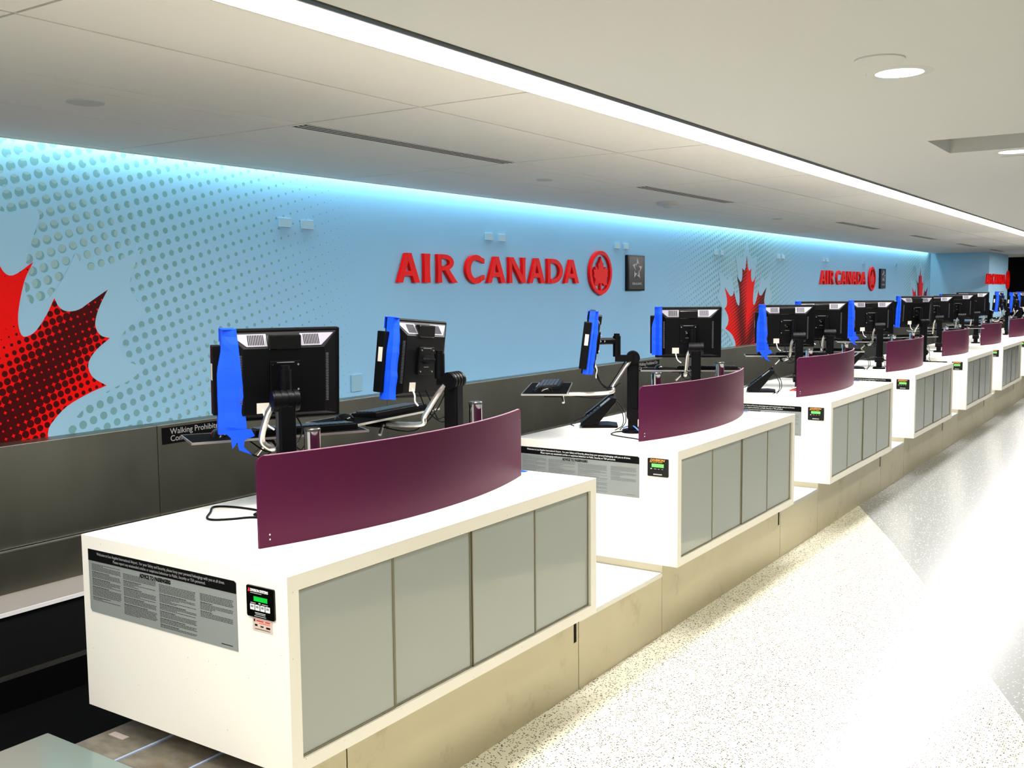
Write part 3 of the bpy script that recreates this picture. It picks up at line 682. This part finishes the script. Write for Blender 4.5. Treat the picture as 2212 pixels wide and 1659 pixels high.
def tape(t_, style, seed):
    w_ = MW/2; rnd = random.Random(seed); q = MB(); n = 14
    ex = {'long': (-.045, .052, .016), 'side': (.0, .024, .012), 'short': (.02, .05, .020)}[style]
    zb = ex[0]; rows = []
    for i in range(n+1):
        f = i/n; z = MH+.004-f*(MH+.004-zb)
        wr = ex[1]*(1+.65*f) if style == 'long' else ex[1]
        j = rnd.uniform(-.003, .003)
        left = -w_-(.002 if f < .2 else ex[2]*min(1, (f-.2)*5)+.003)+j*.3
        rows.append([(left-.0, .02, z), (left-.002, -.012, z+j*.3), (-w_+.004, -.016+j, z), (-w_+wr*.6, -.024+j-.012*min(1, f*4), z), (-w_+wr, -.028-.012*min(1, f*4)+j, z+rnd.uniform(-.004, .004))])
    v = [Vector(p) for r in rows for p in r]; v2 = [p+Vector((.0, -.0012, 0)) for p in v]; m = 5; N = len(v)
    f = []
    for i in range(n):
        for k in range(m-1):
            a = i*m+k; f += [(a, a+1, a+m+1, a+m), (a+N, a+m+N, a+m+1+N, a+1+N)]
    for i in range(n): f += [(i*m, i*m+m, i*m+m+N, i*m+N), (i*m+m-1, i*m+m-1+N, i*m+2*m-1+N, i*m+2*m-1)]
    for k in range(m-1): f += [(k, k+N, k+1+N, k+1), (n*m+k, n*m+k+1, n*m+k+1+N, n*m+k+N)]
    q.addv(v+v2, f)
    # flap over the top edge
    q.box(-w_-.004, -w_+ex[1], -.03, .034, MH+.001, MH+.003); q.box(-w_-.004, -w_+ex[1]*.9, .031, .033, MH-.05, MH+.002)
    if style == 'long':   # torn tail
        q.prism([(-w_-.01+a, zb+b) for a, b in ((0, .02), (.11, .02), (.125, -.008), (.085, -.022), (.08, -.05), (.115, -.085), (.062, -.062), (.055, -.03), (.036, -.055), (.03, -.01))], (0, -.041, 0), X, Z, -Y, .0012)
    q.build('tape_strip', M_TAPE, t_)
def arm(bx, by, phi, noff, eoff, zoff, lab, group):
    """local frame: origin on desk top below the pole, x to the right seen from the hall, y towards the screen's front"""
    t_ = empty('monitor_arm', (bx, by, ZT), phi, lab, 'monitor arm', group)
    top = 1.52-ZT
    MB().lathe([(0, .022), (.055, .022), (.065, .016), (.068, 0)]).build('base', M_BLACK, t_, 0, True)
    MB().cyl((-.045, 0, .11), (.045, 0, .11), .04, n=20).box(-.028, .028, -.03, .03, .02, .11).build('lower_joint', M_BLACK, t_, 0, True)
    MB().frustum((-.034, .034, .10, top-.02), -.036, (-.032, .032, .10, top-.01), .036).build('column', M_BLACK, t_, .010)
    q = MB().cyl((-.052, .0, top-.01), (.052, .0, top-.01), .040, n=24)
    for k in range(4): q.cyl((-.044+k*.025, 0, top-.01), (-.030+k*.025, 0, top-.01), .0425, n=24)
    q.build('elbow_joint', M_BLACK, t_, 0, True)
    my = noff-.06; mx = -eoff; mz = MH*.49+zoff-ZT
    MB().cyl((mx*.5, my*.45, top+.0), (mx*.5, my*.45, mz+.03), .024, n=20).cyl((mx*.5, my*.45, mz+.03), (mx*.5, my*.45, mz+.045), .018, n=20).build('swivel_post', M_BLACK, t_, 0, True)
    MB().cyl((mx*.5, my*.45, mz), (mx, my, mz), .020, n=16).build('link_bar', M_BLACK, t_, 0, True)
    MB().box(mx*.5-.02, mx*.5+.02, 0, my*.5, top-.03, top+.01).build('elbow_block', M_BLACK, t_)
    for a in (.62, .82):
        MB().cyl((mx*(.5+a/2)-.021, my*(.45+.55*a), mz), (mx*(.5+a/2)+.021, my*(.45+.55*a), mz), .006, n=10).build('bolt', M_CHROME, t_)
    # silver keyboard bracket and tray
    tz = 1.325-ZT; ty = noff+.24; ts = .05-eoff
    MB().tube([(-.045, .02, top-.03), (-.058, .05, top-.07), (-.066, .12, tz+.02), (-.07+ts*.6, .15, tz-.022), (-.07+ts, ty-.06, tz-.03)], .0125, 10).build('silver_tube', M_ALU, t_, 0, True)
    MB().cyl((-.07+ts, ty-.10, tz-.03), (-.07+ts, ty+.02, tz-.028), .022, n=16).box(-.16+ts, .06+ts, ty-.06, ty+.08, tz-.018, tz-.004).build('tray_clamp', M_BLACK, t_, 0, True)
    MB().cyl((-.09+ts, ty-.09, tz-.03), (-.135+ts, ty-.10, tz-.075), .007, .009, n=10).build('lever', M_ALU, t_, 0, True)
    tr = MB().box(-.39+ts, .35+ts, ty-.13, ty+.13, tz-.004, tz+.003).build('keyboard_tray', M_BLACKM, t_, .003)
    MB().box(-.392+ts, .352+ts, ty-.133, ty-.130, tz-.006, tz+.004).box(-.392+ts, .352+ts, ty+.130, ty+.133, tz-.006, tz+.004).box(-.394+ts, -.390+ts, ty-.133, ty+.133, tz-.006, tz+.004).box(.350+ts, .354+ts, ty-.133, ty+.133, tz-.006, tz+.004).build('tray_rim', M_ALU, tr)
    MB().tube([(.02, .04, top-.04), (.03, .12, tz+.03), (-.02, .2, tz-.04), (-.05, ty, tz-.02)], .0032).tube([(.0, .04, top-.02), (.0, .15, tz+.0), (-.06, .22, tz-.06), (-.12, ty+.05, tz-.01)], .0032).tube([(0, -.02, .15), (.05, -.06, .10), (.06, -.04, .03), (.10, -.01, .004)], .0035).build('cable', M_BLACK, t_)
    return t_, ty, tz
def keyboard_tree():
    t_ = empty('keyboard', (0, 0, 0))
    MB().frustum((-.225, .225, -.07, .07), 0, (-.22, .22, -.066, .066), 1).v
    q = MB(); vs = [(x, y, z) for x, y, z in ((-.225, -.075, 0), (.225, -.075, 0), (.225, .075, 0), (-.225, .075, 0), (-.222, -.072, .024), (.222, -.072, .024), (.222, .072, .014), (-.222, .072, .014))]
    q.addv(vs, [(0, 1, 2, 3), (4, 5, 6, 7), (0, 1, 5, 4), (1, 2, 6, 5), (2, 3, 7, 6), (3, 0, 4, 7)]); q.build('case', M_BLACK, t_, .002)
    q = MB()
    for r in range(5):
        for k in range(20):
            x0 = -.212+k*.0212; y0 = -.055+r*.0225; z = .0225-.0013*r
            q.box(x0, x0+.0175, y0, y0+.0185, z-.002, z+.006)
    q.build('keys', M_KEY, t_)
    MB().box(-.215, .05, .064, .069, .0155, .0175).build('logo_strip', M_ALU, t_)
    return t_
def mouse_tree():
    t_ = empty('computer_mouse', (0, 0, 0))
    q = MB(); n, m = 12, 6
    vs = []; 
    for j in range(m+1):
        a = math.pi/2*j/m
        for i in range(n): b = 2*math.pi*i/n; vs.append((.031*math.cos(b)*math.cos(a), .055*math.sin(b)*math.cos(a), .034*math.sin(a)))
    fs = [(j*n+i, j*n+(i+1) % n, (j+1)*n+(i+1) % n, (j+1)*n+i) for j in range(m) for i in range(n)]+[tuple(range(n))]
    q.addv(vs, fs); q.build('shell', M_BLACKG, t_, 0, True); MB().cyl((-.003, .03, .028), (.003, .03, .028), .006, n=10).build('wheel', M_KEY, t_)
    MB().tube([(0, .05, .01), (.03, .07, .006), (.09, .06, .004), (.13, .05, .004)], .002).build('cord', M_BLACK, t_)
    return t_
KB = keyboard_tree(); MS = mouse_tree(); used = []
PM = monitor_tree()
def station(cx, cy, phid, desk_i, side, style, rd=True, roll_=0, tilt=4, noff=.20, eoff=.05, zc=1.60, tray=True):
    phi = math.radians(phid); e = Vector((math.cos(phi), math.sin(phi), 0)); n = Vector((math.sin(phi), -math.cos(phi), 0))
    t_ = copy_tree(PM); t_.location = (cx, cy, zc-MH/2)
    t_.rotation_euler = (Matrix.Rotation(phi, 3, 'Z') @ Matrix.Rotation(math.radians(tilt), 3, 'X') @ Matrix.Rotation(math.radians(roll_), 3, 'Y')).to_euler()
    who = '%s desk' % ORD[desk_i]
    tag(t_, 'black monitor%s, %s one on the %s' % (' with blue tape down its edge' if style else ' without tape', side, who), 'monitor', 'black monitors on arms along the desks')
    if rd: reader(t_)
    if style: tape(t_, style, int(cy*10))
    b = Vector((cx, cy, 0))+n*noff+e*eoff
    a_, ty, tz = arm(b.x, b.y, phi, noff, eoff, zc-MH/2, 'black monitor arm with silver tray tube, %s one on the %s' % (side, who), 'black monitor arms on the desks')
    if tray:
        k = KB if not used else copy_tree(KB)
        off = b-n*(ty)+e*(.10+.05-eoff); k.location = (off.x, off.y, 1.325+.0032); k.rotation_euler = (0, 0, phi)
        tag(k, 'black keyboard on the tray behind the %s monitor of the %s' % (side, who), 'keyboard', 'black keyboards on the arm trays')
        m_ = MS if not used else copy_tree(MS)
        off = b-n*(ty+.01)-e*(.26-.05+eoff); m_.location = (off.x, off.y, 1.325+.0032); m_.rotation_euler = (0, 0, phi)
        tag(m_, 'black mouse on the tray behind the %s monitor of the %s' % (side, who), 'mouse', 'black mice on the arm trays')
        used.append(1)
    return t_
station(2.05, 2.865, 61, 0, 'left', 'long', eoff=-.04)
station(2.05, 3.70, 96, 0, 'right', 'side', roll_=4, eoff=.035, zc=1.61)
station(2.05, 5.36, 118, 1, 'left', 'side', noff=.28, eoff=.10, tilt=7, zc=1.62)
station(2.05, 6.85, 26, 1, 'right', 'short', zc=1.615)
station(2.13, 8.78, 24, 2, 'left', 'long', noff=.18, zc=1.60, eoff=.09)
station(2.20, 9.56, 20, 2, 'right', 'short', noff=.16, zc=1.62, eoff=.07)
station(2.15, 11.53, 20, 3, 'left', 'long', noff=.16, zc=1.605, eoff=.08)
station(2.32, 12.85, 45, 3, 'right', 'side', noff=.12, zc=1.64)
station(2.16, 14.85, 15, 4, 'left', None, noff=.13, zc=1.63)
station(2.24, 15.95, 20, 4, 'right', 'side', noff=.12, zc=1.645)
station(2.20, 17.45, 15, 5, 'left', None, noff=.13, zc=1.665)
station(2.22, 18.2, 85, 5, 'right', 'side', noff=.12, zc=1.64)
station(2.12, 20.6, 85, 6, 'left', 'side', noff=.15, zc=1.66)
station(2.28, 21.15, 85, 6, 'right', 'side', noff=.12, zc=1.64)
station(2.3, 22.6, 60, 7, 'left', 'short', noff=.12, zc=1.64)
for o in [PM]+[c for c in bpy.data.objects if c.parent == PM]+[g for c in bpy.data.objects if c.parent == PM for g in bpy.data.objects if g.parent == c]:
    bpy.data.objects.remove(o)

# ---------------------------------------------------------------- desk phones
def phone_tree():
    t_ = empty('desk_phone', (0, 0, 0))
    MB().prism([(-.12, 0), (.11, 0), (.115, .012), (.05, .02), (-.10, .015)], (-.10, 0, 0), Y, Z, X, .20).build('foot', M_BLACK, t_, .004)
    MB().prism([(-.13, .012), (-.115, .04), (.075, .195), (.105, .19), (.10, .165), (-.02, .02)], (-.085, 0, 0), Y, Z, X, .19).build('body', M_BLACK, t_, .006)
    MB().prism([(.0, .136), (.058, .184), (.062, .180), (.004, .132)], (.02, 0, .004), Y, Z, X, .07).build('display', mat('grey_lcd', hexc('8F9698'), .25), t_)
    MB().prism([(-.105, .052), (-.09, .075), (-.05, .105), (.04, .180), (.085, .215), (.10, .205), (.06, .165), (-.03, .09), (-.08, .055)], (-.105, 0, 0), Y, Z, X, .05).build('handset', M_BLACKG, t_, .008)
    q = MB()
    for i in range(4):
        for j in range(3):
            y = -.085+i*.021; z = .063+i*.0172; q.box(-.01+j*.026, .010+j*.026, y, y+.014, z, z+.009)
    q.build('keypad', M_KEY, t_)
    MB().tube([(-.08, -.10, .05), (-.10, -.16, .02), (-.06, -.19, .004), (.02, -.17, .004)], .003).build('handset_cord', M_BLACK, t_)
    MB().tube([(.02, .09, .18), (.08, .15, .12), (.16, .16, .05), (.22, .12, .004)], .003).tube([(.03, .09, .17), (.10, .14, .10), (.17, .14, .03), (.23, .09, .004)], .003).build('cord', M_BLACK, t_)
    return t_
ph = phone_tree()
PH = [(1.93, 5.74, 120, 1), (2.05, 8.40, 110, 2), (2.02, 11.35, 110, 3), (2.05, 14.2, 110, 4), (2.02, 16.85, 110, 5)]
for k, (x, y, a, i) in enumerate(PH):
    d = ph if k == 0 else copy_tree(ph); d.location = (x, y, ZT); d.rotation_euler = (0, 0, math.radians(a-180)); 
    tag(d, 'black desk phone on its stand, left of the screen on the %s desk' % ORD[i], 'telephone', 'black desk phones behind the screens')
# loose cables, tape bits
def cable(name, pts, r, m, label, group=None):
    o = MB().tube(pts, r).build(name, m, None, 0, True); tag(o, label, 'cable', group); return o
zc = ZT+.0045
cable('loose_cable', [(2.11, 2.74, zc), (2.05, 2.70, zc), (2.02, 2.75, zc), (1.97, 2.767, zc), (1.85, 2.755, zc), (1.79, 2.715, zc), (1.86, 2.64, zc), (1.93, 2.565, zc), (1.98, 2.555, zc), (2.03, 2.60, zc), (2.07, 2.66, zc), (2.14, 2.69, zc)], .0045, M_BLACK, 'black looped cable lying on the nearest desk left of the maroon screen')
cable('loose_cable', [(2.24, 5.66, zc), (2.20, 5.58, zc), (2.165, 5.51, zc), (2.19, 5.41, zc), (2.27, 5.36, zc), (2.36, 5.33, zc), (2.45, 5.30, zc)], .0035, M_BLACK, 'thin black cable curling on the second desk before the screen')
cable('network_cable', [(2.12, 5.70, zc), (2.18, 5.62, zc+.02), (2.26, 5.56, zc+.04), (2.32, 5.55, zc)], .0045, mat('blue_cable', hexc('4E86D8'), .4), 'blue cable on the second desk beside the phone')
cable('power_cable', [(2.20, 5.68, zc), (2.26, 5.61, zc+.015), (2.33, 5.60, zc)], .0045, M_REDINK, 'red cable on the second desk beside the phone')
cable('network_cable', [(2.12, 8.36, zc), (2.22, 8.40, zc), (2.30, 8.52, zc+.03), (2.36, 8.60, zc+.03)], .005, M_WINK, 'white cable on the third desk beside the phone')
cable('power_cable', [(2.24, 8.56, zc), (2.32, 8.58, zc+.01), (2.38, 8.66, zc)], .006, M_REDINK, 'red cable on the third desk beside the phone')
for k, (x, y) in enumerate([(2.37, 4.10), (2.41, 6.965), (2.44, 9.80)]):
    o = MB().prism([(0, -.025), (.07, -.02), (.065, .02), (.0, .03)], (0, 0, 0), X, Y, Z, .0012).build('tape_scrap', M_TAPE, None); o.location = (x, y-.02, ZT+.0002)
    tag(o, 'scrap of blue tape on the %s desk at the far end of the maroon screen' % ORD[k], 'tape', 'blue tape scraps on the desks')
